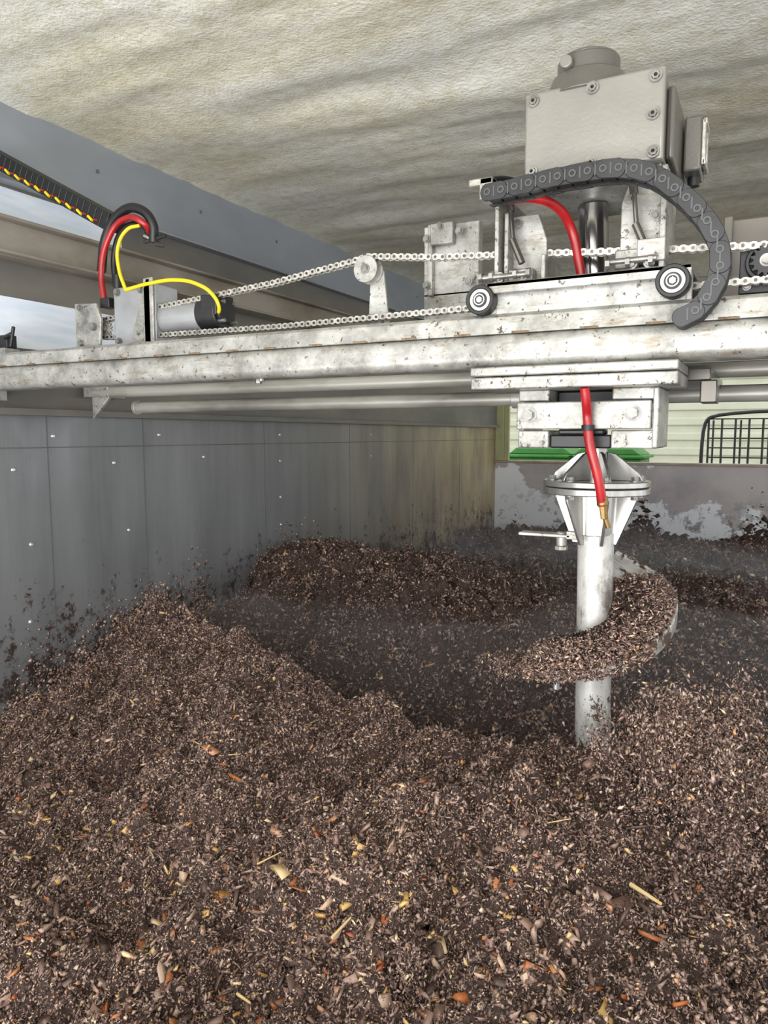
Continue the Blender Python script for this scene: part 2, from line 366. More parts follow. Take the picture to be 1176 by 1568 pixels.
G().box(-2.49,-2.42,-1.2,7.4,.63,.76).box(-2.42,-2.38,-1.2,7.4,.63,.642).box(-2.42,-2.38,-1.2,7.4,.748,.76).make('track_rail',wl,M['rail'],.004)
G().box(-2.486,-2.44,-1.2,7.4,.895,.905).make('panel_fold',wl,M['wallup'],.002)
g=G()
for i in range(14): g.cyl((-2.49,1.0+i*.62,1.07),(-2.484,1.0+i*.62,1.07),.008,seg=12)
g.make('rivets',wl,M['walldk'])
# ceiling
cx=np.arange(-2.6,3.05,.025); cy=np.arange(-1.2,7.5,.025)
def ceil(x,y):
    w=.045*fbm(x*.45+3+.25*fbm(x*1.5,y*1.5,2),y*1.9,3)+.028*fbm(x*1.2+.4*fbm(x*2,y*2,2),y*5.5,2)+.004*fbm(x*12,y*16,2)
    damp=np.exp(-np.maximum(x+2.5,0)/.35)
    edge=-.012*np.exp(-np.maximum(x+2.5,0)/.05)*(1+1.5*fbm(x*3,y*9,2))
    return 1.190-w*(1-.93*damp)+edge
co_=grid_mesh('ceiling',cx,cy,ceil,M['foam']); TOP.append(co_)
s=co_.modifiers.new('thick','SOLIDIFY'); s.thickness=.12; s.offset=1
# floor + back wall
G().box(-12,12,-1.4,20,-2.3,-2.2).make('floor',None,M['conc'])
wb=G().box(-2.5,3.2,7.3,7.42,-2.2,-.285).make('wall_back',None,M['far'])
G().box(-2.5,3.2,7.27,7.45,-.285,-.262).make('cap_strip',wb,M['tan'],.004)
G().box(-2.5,-2.41,7.28,7.4,-.262,1.2).box(-2.41,-2.36,7.3,7.34,-.262,1.2).make('trim_1',None,M['post'],.004)

# outside: cream clad building, cart, green bins
g=G(); b_=empty('metal_building')
pr=[]; z=-2.2
while z<5:
    pr+=[(z,0),(z+.12,0),(z+.15,.04),(z+.27,.04)]; z+=.30
bm=g.bm; A=[bm.verts.new((-10,16+d,zz)) for zz,d in pr]; B=[bm.verts.new((12,16+d,zz)) for zz,d in pr]
for i in range(len(pr)-1): bm.faces.new((A[i],B[i],B[i+1],A[i+1]))
g.make('cladding',b_,M['cream'])
G().box(-10,12,16.1,16.3,-2.2,5.2).make('wall_core',b_,M['cream'])
c=empty('wire_cage_cart'); g=G()
for x in np.arange(-.62,1.25,.14): g.cyl((x,9.3,-.75),(x,9.3,.18),.012,seg=8)
for z in np.arange(-.7,.19,.11): g.cyl((-.62,9.3,z),(1.2,9.3,z),.008,seg=8)
for x in np.arange(-.62,1.25,.31): g.cyl((x,10.1,-.75),(x,10.1,.18),.012,seg=8)
g.make('mesh_panels',c,M['rubber'])
hose('frame',c,[(-.66,9.3,-2.0),(-.66,9.3,.12),(-.6,9.3,.2),(1.2,9.3,.2),(1.26,9.3,.12),(1.26,9.3,-2.0)],.02,M['rubber'])
g=G().box(-.66,1.26,9.28,10.12,-2.0,-1.95); 
for x in (-.5,1.1):
    for y in (9.4,10.0): g.cyl((x-.03,y,-2.12),(x+.03,y,-2.12),.08,seg=16)
g.make('base_and_wheels',c,M['rubber'],.003)
for k,(x0,x1) in enumerate(((-2.85,-2.15),(-2.05,-1.35))):
    gb=empty('green_bin'); y=9.0
    G().prism3([(x0,y,-2.15),(x1,y,-2.15),(x1+.05,y-.05,-.28),(x0-.05,y-.05,-.28)],(0,.7,0)).make('body',gb,M['green'],.02)
    G().box(x0-.09,x1+.09,y-.1,y+.74,-.28,-.24).prism([(x0-.05,-.24),(x1+.05,-.24),(x1-.05,-.16),(x0+.05,-.16)],y-.04,y+.7).make('lid',gb,M['green'],.015)
    G().cyl((x0,y+.6,-2.1),(x0+.06,y+.6,-2.1),.1).cyl((x1-.06,y+.6,-2.1),(x1,y+.6,-2.1),.1).make('wheels',gb,M['rubber'],.004)

# ------------------------------------------------------------------ front crossbeam
cb=empty('gantry_crossbeam')
def rrect(y0,y1,z0,z1,r,n=6):
    out=[]
    for cy_,cz_,a in ((y1-r,z1-r,0),(y0+r,z1-r,90),(y0+r,z0+r,180),(y1-r,z0+r,270)):
        for k in range(n+1):
            t=math.radians(a+90*k/n); out.append((cy_+r*math.cos(t),cz_+r*math.sin(t)))
    return out
G().prism3([(-2.46,y,z) for y,z in rrect(1.6,1.70,.150,.226,.026)],(4.9,0,0)).make('box_tube',cb,M['galvd'])
G().prism3([(-2.46,y,z) for y,z in ((1.604,.224),(1.610,.262),(1.620,.270),(1.69,.270),(1.69,.262),(1.626,.260),(1.618,.250),(1.614,.224))],(4.9,0,0)).make('track_angle',cb,M['galvd'],.0015)
g=G()
for i in range(34):
    x=-2.40+i*.135+random.uniform(-.01,.01)
    for k in range(4): g.cyl((x+k*.009,1.6035,.2255),(x+k*.009+.011,1.6035,.2255),.0030,.0020,seg=8)
g.make('weld_beads',cb,M['rust'])
G().box(-2.46,-2.44,1.55,1.75,.12,.30).make('end_plate',cb,M['galvd'],.003)
G().cyl((-1.25,1.655,.150),(-1.25,1.655,.140),.010,seg=6).cyl((-1.22,1.63,.150),(-1.22,1.63,.143),.008,seg=10).make('drain_bolt',cb,M['fast'])
rb=empty('rear_crossbeam')
G().prism3([(-2.46,y,z) for y,z in rrect(2.16,2.26,.20,.29,.02)],(4.9,0,0)).make('box_tube',rb,M['pipe'])
G().box(-2.46,-2.44,2.1,2.3,.15,.32).make('end_plate',rb,M['galvd'],.003)
gp=G().cyl((-2.39,2.1,.166),(2.4,2.1,.166),.021).make('guide_pipe',None,M['pipe'])
G().box(-2.42,-2.3,2.08,2.12,.15,.19).prism([(-2.40,.15),(-2.30,.15),(-2.40,.06)],2.09,2.105).make('pipe_bracket',gp,M['galvd'],.002)
gp2=G().cyl((-2.26,2.2,.110),(2.4,2.2,.110),.023).make('guide_pipe',None,M['pipe'])
G().cyl((-2.275,2.2,.110),(-2.26,2.2,.110),.028).cyl((-.70,2.2,.110),(-.66,2.2,.110),.030).make('pipe_collar',gp2,M['pipe'],.002)

# ------------------------------------------------------------------ auger carriage
ca=empty('auger_carriage')
G().box(-.575,-.150,1.600,2.04,.326,.336).box(-.575,-.150,1.600,1.606,.312,.336).make('deck_plate',ca,M['galvd'],.002)
G().box(-.560,-.160,1.622,1.632,.262,.328).box(-.560,-.550,1.632,1.9,.268,.328).make('front_skirt',ca,M['galvd'],.002)
for nm,x,z in (('roller_left',-.588,.300),('roller_right',-.184,.304)):
    e=bpy.data.objects.new(nm,None); scn.collection.objects.link(e); e.parent=ca
    G().ring((x,z),.033,.024,1.590,1.622).make(nm+'_tyre',e,M['rubber'],.002)
    G().ring((x,z),.024,.0165,1.593,1.620).make(nm+'_race',e,M['white'],.001)
    G().cyl((x,1.592,z),(x,1.64,z),.0165).make(nm+'_seal',e,M['black'])
    G().cyl((x,1.588,z),(x,1.60,z),.007,seg=6).ring((x,z),.0125,.010,1.588,1.6).make(nm+'_bolt',e,M['bolt'])
G().prism([(-.615,.262),(-.56,.262),(-.545,.315),(-.56,.345),(-.585,.338),(-.612,.325)],1.624,1.634).prism([(-.21,.262),(-.15,.262),(-.15,.325),(-.2,.338),(-.22,.33)],1.624,1.634).make('roller_mounts',ca,M['galvd'],.002)
g=G()
g.box(-.572,-.562,1.64,1.86,.336,.545)
g.prism([(-.556,.336),(-.468,.336),(-.468,.44),(-.488,.50),(-.556,.50)],1.70,1.71)
g.box(-.583,-.455,1.63,1.70,.528,.538)
g.box(-.590,-.555,1.60,1.64,.540,.552)
g.box(-.470,-.460,1.66,1.80,.336,.40)
g.box(-.556,-.546,1.66,1.70,.336,.50)
g.make('upright_left',ca,M['galvd'],.002)
g=G()
g.box(-.219,-.207,1.64,1.80,.336,.545)
g.prism([(-.305,.336),(-.222,.336),(-.222,.53),(-.292,.53),(-.305,.49)],1.69,1.70)
g.box(-.318,-.205,1.64,1.70,.336,.346)
g.box(-.260,-.205,1.63,1.69,.355,.40)
g.make('upright_right',ca,M['galvd'],.002)
g=G()
for x,y0 in ((-.525,1.66),(-.258,1.66)):
    g.cyl((x-.012,y0,.44),(x+.012,y0,.385),.008,seg=10); g.cyl((x-.016,y0,.50),(x-.010,y0,.44),.005,seg=10)
    g.cyl((x-.016,y0,.50),(x-.020,y0,.525),.009,seg=10)
g.make('toggle_screws',ca,M['dsteel'])
g=G()
for x in (-.555,-.50,-.27,-.235):
    g.hexbolt((x,1.63,.352),(0,-1,0),.008,.008); 
g.cyl((-.60,1.62,.352),(-.49,1.62,.352),.006).cyl((-.32,1.62,.358),(-.22,1.62,.358),.006)
for x in (-.60,-.575,-.52,-.49,-.32,-.28,-.235): g.cyl((x,1.62,.354),(x+.009,1.62,.354),.011,seg=6)
for x,z in ((-.535,.48),(-.535,.37),(-.29,.5),(-.235,.46),(-.235,.37)): g.hexbolt((x,1.69,z),(0,-1,0),.007,.006)
g.make('adjuster_bolts',ca,M['fast'])
G().box(-.548,-.49,1.665,1.70,.345,.375).box(-.31,-.26,1.66,1.70,.35,.39).make('clamp_blocks',ca,M['galvd'],.003)
# lower plates under the beam
g=G().box(-.606,-.166,1.585,1.78,.130,.150).box(-.606,-.166,1.590,1.78,.101,.128)
g.make('lower_slide_plates',ca,M['galvd'],.003)
G().box(-.56,-.12,1.80,2.25,.120,.148).box(-.14,-.105,1.78,1.86,.07,.12).make('rear_slide_plate',ca,M['dsteel'],.003)
g=G()
g.box(-.513,-.442,1.655,1.82,.075,.101).box(-.305,-.214,1.655,1.82,.075,.101)
g.box(-.513,-.222,1.640,1.665,.012,.073)
g.box(-.513,-.442,1.655,1.82,-.030,.010).box(-.305,-.214,1.655,1.82,-.030,.010)
g.box(-.220,-.208,1.65,1.82,-.028,.10).box(-.513,-.5,1.66,1.82,-.03,.10)
g.make('bearing_block',ca,M['galvd'],.003)
G().box(-.44,-.305,1.66,1.82,-.030,.000).box(-.42,-.32,1.65,1.70,.0,.012).box(-.44,-.305,1.72,1.82,.05,.10).make('bearing_seal',ca,M['black'],.004)
g=G()
for x,z in ((-.483,.044),(-.258,.046)): g.hexbolt((x,1.640,z),(0,-1,0),.012,.012)
for x,z in ((-.505,.018),(-.228,.02),(-.455,-.018),(-.275,-.02)): g.cyl((x,1.638,z),(x,1.66,z),.005,seg=10)
g.make('block_bolts',ca,M['fast'])
G().box(-.92,-.75,2.02,2.05,.40,.60).box(-.90,-.885,2.0,2.02,.40,.60).box(-.89,-.82,1.995,2.02,.54,.60).box(-.92,-.75,2.02,2.05,.2,.41).make('rear_plate_left',ca,M['galvd'],.003)
G().box(-.12,.45,2.02,2.05,.385,.515).box(-.12,-.1,1.98,2.02,.385,.515).box(-.2,.45,2.02,2.05,.2,.39).make('rear_plate_right',ca,M['walldk'],.003)
g=G()
for x,z in ((-.90,.43),(-.90,.56),(-.86,.59),(-.80,.57),(-.77,.43)): g.hexbolt((x,1.995,z),(0,-1,0),.008,.006)
g.make('rear_bolts',ca,M['fast'])

# ------------------------------------------------------------------ gear motor + terminal box
mo=empty('auger_gear_motor')
G().box(-.492,-.216,1.635,1.93,.552,.722).make('motor_housing',mo,M['box'],.012,3)
G().box(-.498,-.214,1.612,1.637,.546,.725).make('terminal_lid',mo,M['boxl'],.006,3)
G().box(-.216,-.200,1.66,1.94,.560,.705).make('side_flange',mo,M['box'],.01,3)
G().cyl((-.385,1.70,.715),(-.385,1.70,.765),.098,.076,36).cyl((-.385,1.70,.76),(-.385,1.70,.800),.066,.066,36).cyl((-.385,1.70,.80),(-.385,1.70,.808),.066,.058,36).make('end_cap',mo,M['box'],.003)
G().cyl((-.415,1.635,.778),(-.415,1.62,.778),.013,seg=16).make('cap_plug',mo,M['boxl'],.002)
g=G();g2=G()
for x,z in ((-.479,.706),(-.355,.708),(-.232,.706),(-.479,.562),(-.355,.560),(-.232,.562),(-.235,.635)):
    g.ring((x,z),.0125,.0085,1.606,1.613,20); g.ring((x,z),.0085,.004,1.603,1.613,6)
    g2.cyl((x,1.6105,z),(x,1.613,z),.012,seg=18)
g.make('lid_screws',mo,M['fast']); g2.make('screw_wells',mo,M['rubber'])
G().box(-.196,-.160,1.80,1.90,.575,.690).make('gland_box',mo,M['box'],.005)
G().box(-.160,-.152,1.80,1.815,.585,.68).box(-.160,-.152,1.86,1.875,.585,.68).box(-.158,-.150,1.80,1.875,.67,.682).box(-.158,-.150,1.80,1.875,.585,.597).make('gland_clip',mo,M['chain'],.002)
G().cyl((-.178,1.85,.575),(-.178,1.85,.555),.013,seg=14).cyl((-.178,1.85,.69),(-.178,1.85,.70),.010,seg=14).make('gland_nut',mo,M['black'])
G().box(-.47,-.24,1.65,1.92,.534,.552).box(-.30,-.22,1.64,1.66,.532,.550).make('mounting_flange',mo,M['galvd'],.003)

# ------------------------------------------------------------------ auger (shaft, flange hub, pipe, flight)
au=empty('mixing_auger')
yA=1.80
def ax(z): return -.3745+ (.38-z)*.024*1.0   # shaft leans slightly out of plumb
G().cyl((ax(.56)-.01,yA,.53),(ax(.05)-.002,yA,.05),.034,seg=40).make('drive_shaft',au,M['shaft'],.002)
G().cyl((ax(.36)-.01,yA,.336),(ax(.36)-.01,yA,.352),.055,seg=36).make('shaft_collar',au,M['dsteel'],.002)
G().cyl((ax(.02),yA,.02),(ax(-.12),yA,-.13),.026,seg=32).make('hub_spindle',au,M['stain'],.002)
hx=ax(-.126)
g=G(); g.cyl((hx,yA,-.140),(hx,yA,-.124),.124,seg=56); g.cyl((hx,yA,-.122),(hx,yA,-.108),.124,seg=56)
g.make('hub_flanges',au,M['stain'],.002)
g=G()
for k in range(8):
    a=math.radians(22.5+45*k); p=Vector((hx+.103*math.cos(a),yA+.103*math.sin(a),-.108)); g.hexbolt(p,(0,0,1),.009,.009)
    q=Vector((p.x,p.y,-.140)); g.hexbolt(q,(0,0,-1),.009,.008)
g.make('hub_bolts',au,M['fast'])
g=G()
for k in range(6):
    a=math.radians(-90+60*k+25); c_=math.cos(a);s_=math.sin(a)
    def P(r,z,x0=None): return Vector((hx+r*c_,yA+r*s_,z))
    off=Vector((-s_,c_,0))*.008
    g.prism3([P(.024,-.108),P(.108,-.108),P(.100,-.09),P(.045,-.045),P(.024,-.04)],off)
    g.prism3([P(.03,-.140),P(.098,-.140),P(.096,-.155),P(.052,-.262),P(.03,-.262)],off)
g.make('hub_gussets',au,M['stain'],.0015)
G().cyl((hx,yA,-.14),(hx,yA,-.24),.050,.045,seg=36).make('hub_cone',au,M['stain'],.002)
def pipe_mat(nm='smeared_pipe_steel',k=.66):
    m,nt,b=newmat(nm); v=coords(nt)
    col=ramp(nt,noise(nt,coords(nt,(1,1,.6)),14,6,.75),[(.36,(112,106,100)),(.5,(182,180,176)),(.7,(210,209,206))])
    sx=N(nt,'ShaderNodeSeparateXYZ'); tc=N(nt,'ShaderNodeTexCoord'); nt.links.new(tc.outputs['Object'],sx.inputs[0])
    mz=N(nt,'ShaderNodeMapRange'); mz.inputs[1].default_value=-.4; mz.inputs[2].default_value=-.8; nt.links.new(sx.outputs['Z'],mz.inputs[0])
    ad=N(nt,'ShaderNodeMath',operation='MULTIPLY_ADD'); nt.links.new(mz.outputs[0],ad.inputs[0]); ad.inputs[1].default_value=.16; nt.links.new(noise(nt,v,16,6,.75),ad.inputs[2])
    f=ramp(nt,ad.outputs[0],[(k,(0,0,0)),(k+.02,(255,255,255))])
    col=mixc(nt,f,col,lin((84,66,57)))
    nt.links.new(col,b.inputs['Base Color']); b.inputs['Roughness'].default_value=.45; b.inputs['Metallic'].default_value=.2; return m
M['apipe']=pipe_mat('smeared_pipe_steel',.66); M['flight']=pipe_mat('dirty_flight_steel',.52)
G().cyl((ax(-.25),yA,-.235),(ax(-1.05)-.004,yA,-1.45),.0425,seg=48).make('auger_pipe',au,M['apipe'])
G().box(ax(-.25)-.19,ax(-.25)-.06,1.79,1.83,-.252,-.244).cyl((ax(-.25)-.085,1.81,-.275),(ax(-.25)-.085,1.81,-.240),.013,seg=14).cyl((ax(-.25)-.085,1.81,-.285),(ax(-.25)-.085,1.81,-.275),.017,seg=6).box(ax(-.25)-.07,ax(-.25)-.03,1.79,1.82,-.255,-.235).make('scraper_arm',au,M['galvd'],.002)
G().cyl((ax(-.6)-.075,yA-.08,-.610),(ax(-.6)-.075,yA-.08,-.560),.0075,seg=12).make('tine_stub',au,M['bolt'])
def helix(bm,t0,t1,r0,r1f,zf,th,n=90,m=6):
    rows=[]
    for i in range(n+1):
        t=t0+(t1-t0)*i/n; row=[]
        for k in range(m+1):
            r=r0+(r1f(t)-r0)*k/m; z=zf(t,k/m)
            a=math.radians(t); row.append((ax(z)+r*math.cos(a),yA+r*math.sin(a),z))
        rows.append(row)
    top=[[bm.verts.new(p) for p in r] for r in rows]; bot=[[bm.verts.new((p[0],p[1],p[2]-th)) for p in r] for r in rows]
    for i in range(n):
        for k in range(m):
            bm.faces.new((top[i][k],top[i][k+1],top[i+1][k+1],top[i+1][k])); bm.faces.new((bot[i][k],bot[i+1][k],bot[i+1][k+1],bot[i][k+1]))
        for k in (0,m): bm.faces.new((top[i][k],top[i+1][k],bot[i+1][k],bot[i][k]))
    for i in (0,n):
        for k in range(m): bm.faces.new((top[i][k],bot[i][k],bot[i][k+1],top[i][k+1]))
def Zh(t): return np.interp(t,[-200,-180,-90,-45,0,50,95],[-.600,-.588,-.525,-.482,-.415,-.350,-.300])
def Rm(t): return np.interp(t,[-200,-185,-140,-90,95],[.08,.140,.172,.180,.180])
zh=lambda t,k: float(Zh(t))
g=G(); helix(g.bm,95,-190,.040,lambda t:float(Rm(t))+.002,zh,.012); g.make('helical_flight',au,M['flight'])
g=G(); helix(g.bm,95,-60,.174,lambda t:.187,lambda t,k: zh(t,k)+.010,.036,m=1); g.make('flight_rim',au,M['flight'],.003)
def zc(t,k):
    u=min(1,max(0,(45-t)/40)); return zh(t,k)+.003+u*(.060*math.sin(math.pi*min(1,k*.8+.15))+.014*random.uniform(-1,1))
g=G(); helix(g.bm,44,-190,.044,lambda t:float(Rm(t))+.000+random.uniform(-.010,.006),zc,.0,n=170,m=12)
g.make('compost_on_flight',au,M['compost'])
n=24000; t=rng.uniform(-195,44,n); r=.045+(Rm(t)+.004-.045)*rng.random(n)**.8; a=np.radians(t)
z=Zh(t)+.056*np.sin(np.pi*np.clip((r-.04)/.155*.8+.15,0,1))*np.clip((45-t)/40,0,1)+rng.normal(0,.007,n)
e=(rng.random(n)<.25)&(t<-40); r=np.where(e,Rm(t)+rng.normal(.004,.006,n),r); z=np.where(e,Zh(t)+rng.uniform(-.024,.02,n),z)
L=.003+.014*rng.random(n)**2.2
chips_mesh('chips_on_flight',np.stack([-.3745+(.38-z)*.024+r*np.cos(a),yA+r*np.sin(a),z],-1),L,L*rng.uniform(.2,.6,n),L*.3,.6,M['chip'],au,True)
# compost being thrown off the auger: many airborne clods, each a loose bunch of crumbs
def cloud(c,s,n): return np.array(c)+rng.normal(0,1,(n,3))*np.array(s)
parts=[cloud((-.09,1.50,-.64),(.070,.07,.050),7000),cloud((-.05,1.56,-.575),(.028,.04,.030),2500),
   cloud((-.55,1.78,-.590),(.028,.03,.012),1800),cloud((-.47,.98,-.85),(.012,.012,.030),900)]
for i in range(34):
    t=rng.random(); c0=np.array([-.115+.05*t,1.42-.10*t,-.50-.20*t])+rng.normal(0,1,3)*np.array([.045+.02*t,.05,.030])
    s_=rng.uniform(.008,.020); parts.append(cloud(c0,(s_,s_,s_*1.5),int(180+9000*s_)))
parts.append(cloud((-.09,1.38,-.60),(.075,.08,.085),1400))
P=np.vstack(parts); n=len(P); L=.003+.011*rng.random(n)**2
chips_mesh('thrown_compost',P,L,L*rng.uniform(.2,.6,n),L*.35,.8,M['chip'],pile,True,pitch=1.0)

# ------------------------------------------------------------------ steam lying in the trench (uniform thin vapour body with an undulating top)
gx=np.linspace(-2.46,2.0,60); gy=np.linspace(1.95,6.9,60)
X,YY=np.meshgrid(gx,gy)
ed=np.clip(np.minimum.reduce([(X+2.47)/.25,(2.0-X)/.7,(YY-1.93)/.5,(6.9-YY)/1.5]),0.02,1)**.7
top=-1.42+(.72+.35*fbm(X*1.1+2,YY*1.0,3))*ed+.10*np.exp(-((X+.3)/.7)**2-((YY-2.6)/.8)**2)*ed
g=G(); bm=g.bm
tv=[[bm.verts.new((X[j,i],YY[j,i],top[j,i])) for i in range(60)] for j in range(60)]; bv=[[bm.verts.new((X[j,i],YY[j,i],-1.5)) for i in range(60)] for j in range(60)]
for j in range(59):
    for i in range(59):
        bm.faces.new((tv[j][i],tv[j][i+1],tv[j+1][i+1],tv[j+1][i])); bm.faces.new((bv[j][i],bv[j+1][i],bv[j+1][i+1],bv[j][i+1]))
for i in range(59):
    bm.faces.new((tv[0][i],bv[0][i],bv[0][i+1],tv[0][i+1])); bm.faces.new((tv[59][i],tv[59][i+1],bv[59][i+1],bv[59][i]))
    bm.faces.new((tv[i][0],tv[i+1][0],bv[i+1][0],bv[i][0])); bm.faces.new((tv[i][59],bv[i][59],bv[i+1][59],tv[i+1][59]))
m=bpy.data.materials.new('steam'); m.use_nodes=True; nt=m.node_tree; nt.nodes.clear()
out=N(nt,'ShaderNodeOutputMaterial'); vs=N(nt,'ShaderNodeVolumeScatter'); vs.inputs['Color'].default_value=(.95,.98,1,1); vs.inputs['Anisotropy'].default_value=0; vs.inputs['Density'].default_value=.22
nt.links.new(vs.outputs[0],out.inputs['Volume'])
g.make('steam_cloud',pile,m)

# ------------------------------------------------------------------ red hose
rh=empty('red_hydraulic_hose')
hose('upper_run',rh,[Y(1.60,-.335,.318),Y(1.62,-.296,.315),Y(1.66,-.262,.298),Y(1.70,-.243,.268),Y(1.715,-.232,.225),Y(1.72,-.226,.195)],.0105,M['red'])
hose('lower_run',rh,[(-.352,1.60,.10),(-.350,1.61,.07),(-.350,1.625,.04),(-.345,1.625,-.01),(-.325,1.64,-.10),(-.318,1.655,-.155)],.0105,M['red'])
G().cyl((-.318,1.655,-.150),(-.314,1.66,-.185),.009,seg=6).cyl((-.314,1.66,-.18),(-.306,1.665,-.205),.006,seg=12).cyl((-.320,1.655,-.135),(-.318,1.655,-.155),.0125,seg=16).make('hose_fitting',rh,M['brass'],.001)
o=G().ring((0,0),.014,.010,-.006,.006).make('tie',rh,M['rubber'])
o.rotation_euler=(math.radians(90),0,0); o.location=(-.348,1.625,.015)

# ------------------------------------------------------------------ drag chain
dc=empty('cable_drag_chain')
yd=1.565
pth=smooth_path([(-.555,0,.512),(-.50,0,.514),(-.43,0,.520),(-.35,0,.522),(-.285,0,.519),(-.225,0,.500),(-.165,0,.450),(-.118,0,.392),(-.096,0,.335),(-.104,0,.280),(-.135,0,.235),(-.165,0,.222)])
pp=resample(pth,.030)
g=G();g2=G();g3=G()
for i in range(len(pp)-1):
    a=pp[i];b=pp[i+1];d=(b-a).normalized();nrm=Vector((-d.z,0,d.x))
    def W(u,v): q=a+d*u+nrm*v; return (q.x,q.z)
    lift=0 if i%2 else .003
    out=[W(.016*math.cos(math.radians(t))+ (0 if abs(t)>90 else .028),.0185*math.sin(math.radians(t))) for t in range(-180,180,24)]
    g.prism(out,yd-.022-lift,yd-.016-lift); g.prism(out,yd+.018+lift,yd+.024+lift)
    g2.prism([W(-.002,-.013),W(.022,-.013),W(.022,.013),W(-.002,.013)],yd-.016,yd+.018)
    g3.ring((a.x,a.z),.0075,.0045,yd-.027,yd-.022,14)
    q=a+d*.015; g3.box(q.x-.0015,q.x+.0015,yd-.0262,yd-.023,q.z-.011,q.z+.011)
g.make('link_plates',dc,M['black'],.001); g2.make('link_bodies',dc,M['rubber']); g3.make('link_pins',dc,simple('dark_pin',(70,70,72),.4))
G().box(-.60,-.545,yd-.02,yd+.02,.53,.545).box(-.575,-.545,yd-.02,yd+.03,.50,.545).make('chain_end_bracket',dc,M['galvd'],.003)
hose('cable_tail',dc,[(-.56,1.6,.535),(-.585,1.62,.555),(-.57,1.66,.575),(-.52,1.70,.57)],.008,M['rubber'])

# ------------------------------------------------------------------ roller chain drive
rc=empty('roller_chain')
yc=1.72
def cpath(pts): return [Vector((p[0]*yc,yc,p[1]*yc)) for p in pts]
up=cpath([(-1.105,.212),(-.9,.229),(-.72,.243),(-.569,.2615),(-.547,.2655),(-.52,.2625),(-.43,.252),(-.346,.246),(-.27,.240),(-.15,.230),(-.012,.221),(.3,.20)])
lo=cpath([(-1.105,.180),(-.95,.1755),(-.7,.1735),(-.403,.177),(-.25,.178),(-.10,.181),(.3,.185)])
def chain(pts,name):
    q=resample(pts,.019); g=G(); gr=G()
    for i in range(len(q)-1):
        a=q[i];b=q[i+1];d=(b-a).normalized();nr=Vector((-d.z,0,d.x)); o_=.0085 if i%2 else .0055
        L=(b-a).length; w=.0080
        prof=[(-.0080,0),(-.0055,w*.9),(.0015,w),(L/2,.0052),(L-.0015,w),(L+.0055,w*.9),(L+.0080,0),(L+.0055,-w*.9),(L-.0015,-w),(L/2,-.0052),(.0015,-w),(-.0055,-w*.9)]
        pts2=[((a+d*u+nr*v).x,(a+d*u+nr*v).z) for u,v in prof]
        g.prism(pts2,yc-o_-.0022,yc-o_); g.prism(pts2,yc+o_,yc+o_+.0022)
        gr.cyl((a.x,yc-.013,a.z),(a.x,yc+.013,a.z),.0036,seg=8); gr.cyl((a.x,yc-.005,a.z),(a.x,yc+.005,a.z),.0065,seg=10)
    g.make(name+'_plates',rc,M['chain']); gr.make(name+'_pins',rc,M['dsteel'])
chain(up,'upper_strand'); chain(lo,'lower_strand')
def sprocket(cx_,cz_,r,teeth,y0,y1,name,par,mat):
    g=G(); out=[]
    for i in range(teeth*4):
        a=2*math.pi*i/(teeth*4); rr=r+(.004 if i%4 in(1,2) else -.003); out.append((cx_+rr*math.cos(a),cz_+rr*math.sin(a)))
    g.prism(out,y0,y1); g.make(name,par,mat,.0008)
ci=empty('chain_idler')
ix,iz=-.547*yc,.2465*yc
G().cyl((ix,yc-.018,iz),(ix,yc-.011,iz),.034,seg=36).cyl((ix,yc+.011,iz),(ix,yc+.018,iz),.034,seg=36).cyl((ix,yc-.011,iz),(ix,yc+.011,iz),.023,seg=30).make('idler_wheel',ci,M['galvd'],.001)
G().hexbolt((ix,yc-.018,iz),(0,-1,0),.009,.005).make('idler_bolt',ci,M['fast'])
G().prism([(ix-.004,iz),(ix+.034,iz),(ix+.052,.271),(ix-.012,.271)],yc+.019,yc+.027).box(ix-.02,ix+.06,1.66,yc+.027,.2705,.2775).make('idler_post',ci,M['galvd'],.0015)
ts=empty('chain_tensioner')
tx,tz=-.012*yc,.2035*yc
sprocket(tx,tz,.028,14,yc-.012,yc-.006,'toothed_wheel',ts,M['black'])
G().ring((tx,tz),.040,.031,yc+.0,yc+.012).box(tx-.05,tx+.03,yc+.012,yc+.022,tz-.06,tz+.035).make('tensioner_housing',ts,M['black'],.002)
G().hexbolt((tx,yc-.012,tz),(0,-1,0),.009,.008).hexbolt((tx-.035,yc+.012,tz-.045),(0,-1,0),.006,.006).make('tensioner_bolts',ts,M['fast'])

# ------------------------------------------------------------------ chain drive motor at the left end
dm=empty('chain_drive_motor')
g=G()
g.box(-1.84,-1.665,1.70,1.80,.271,.455)
g.box(-1.70,-1.668,1.685,1.70,.271,.470)
g.make('gearbox',dm,M['alu'],.005)
G().prism([(-1.985,.271),(-1.88,.271),(-1.87,.36),(-1.89,.41),(-1.985,.415)],1.675,1.685).box(-1.99,-1.66,1.66,1.82,.2705,.278).prism([(-1.76,.272),(-1.66,.272),(-1.66,.47),(-1.685,.47)],1.685,1.692).make('mounting_plate',dm,M['galvd'],.002)
sprocket(-1.105*yc,.196*yc,.026,16,yc-.004,yc+.004,'drive_sprocket',dm,M['chain'])
g=G().cyl((-1.900,1.66,.337),(-1.900,1.73,.337),.012,seg=20)
for x,z in ((-1.96,.40),(-1.96,.290),(-1.82,.44),(-1.72,.44),(-1.82,.29),(-1.72,.288),(-1.68,.455),(-1.68,.288)): g.hexbolt((x,1.675 if x<-1.88 else 1.698,z),(0,-1,0),.008,.007)
g.make('bolts',dm,M['fast'])
G().cyl((-1.665,1.75,.355),(-1.50,1.75,.355),.048,seg=40).make('motor_can',dm,M['alu'],.003)
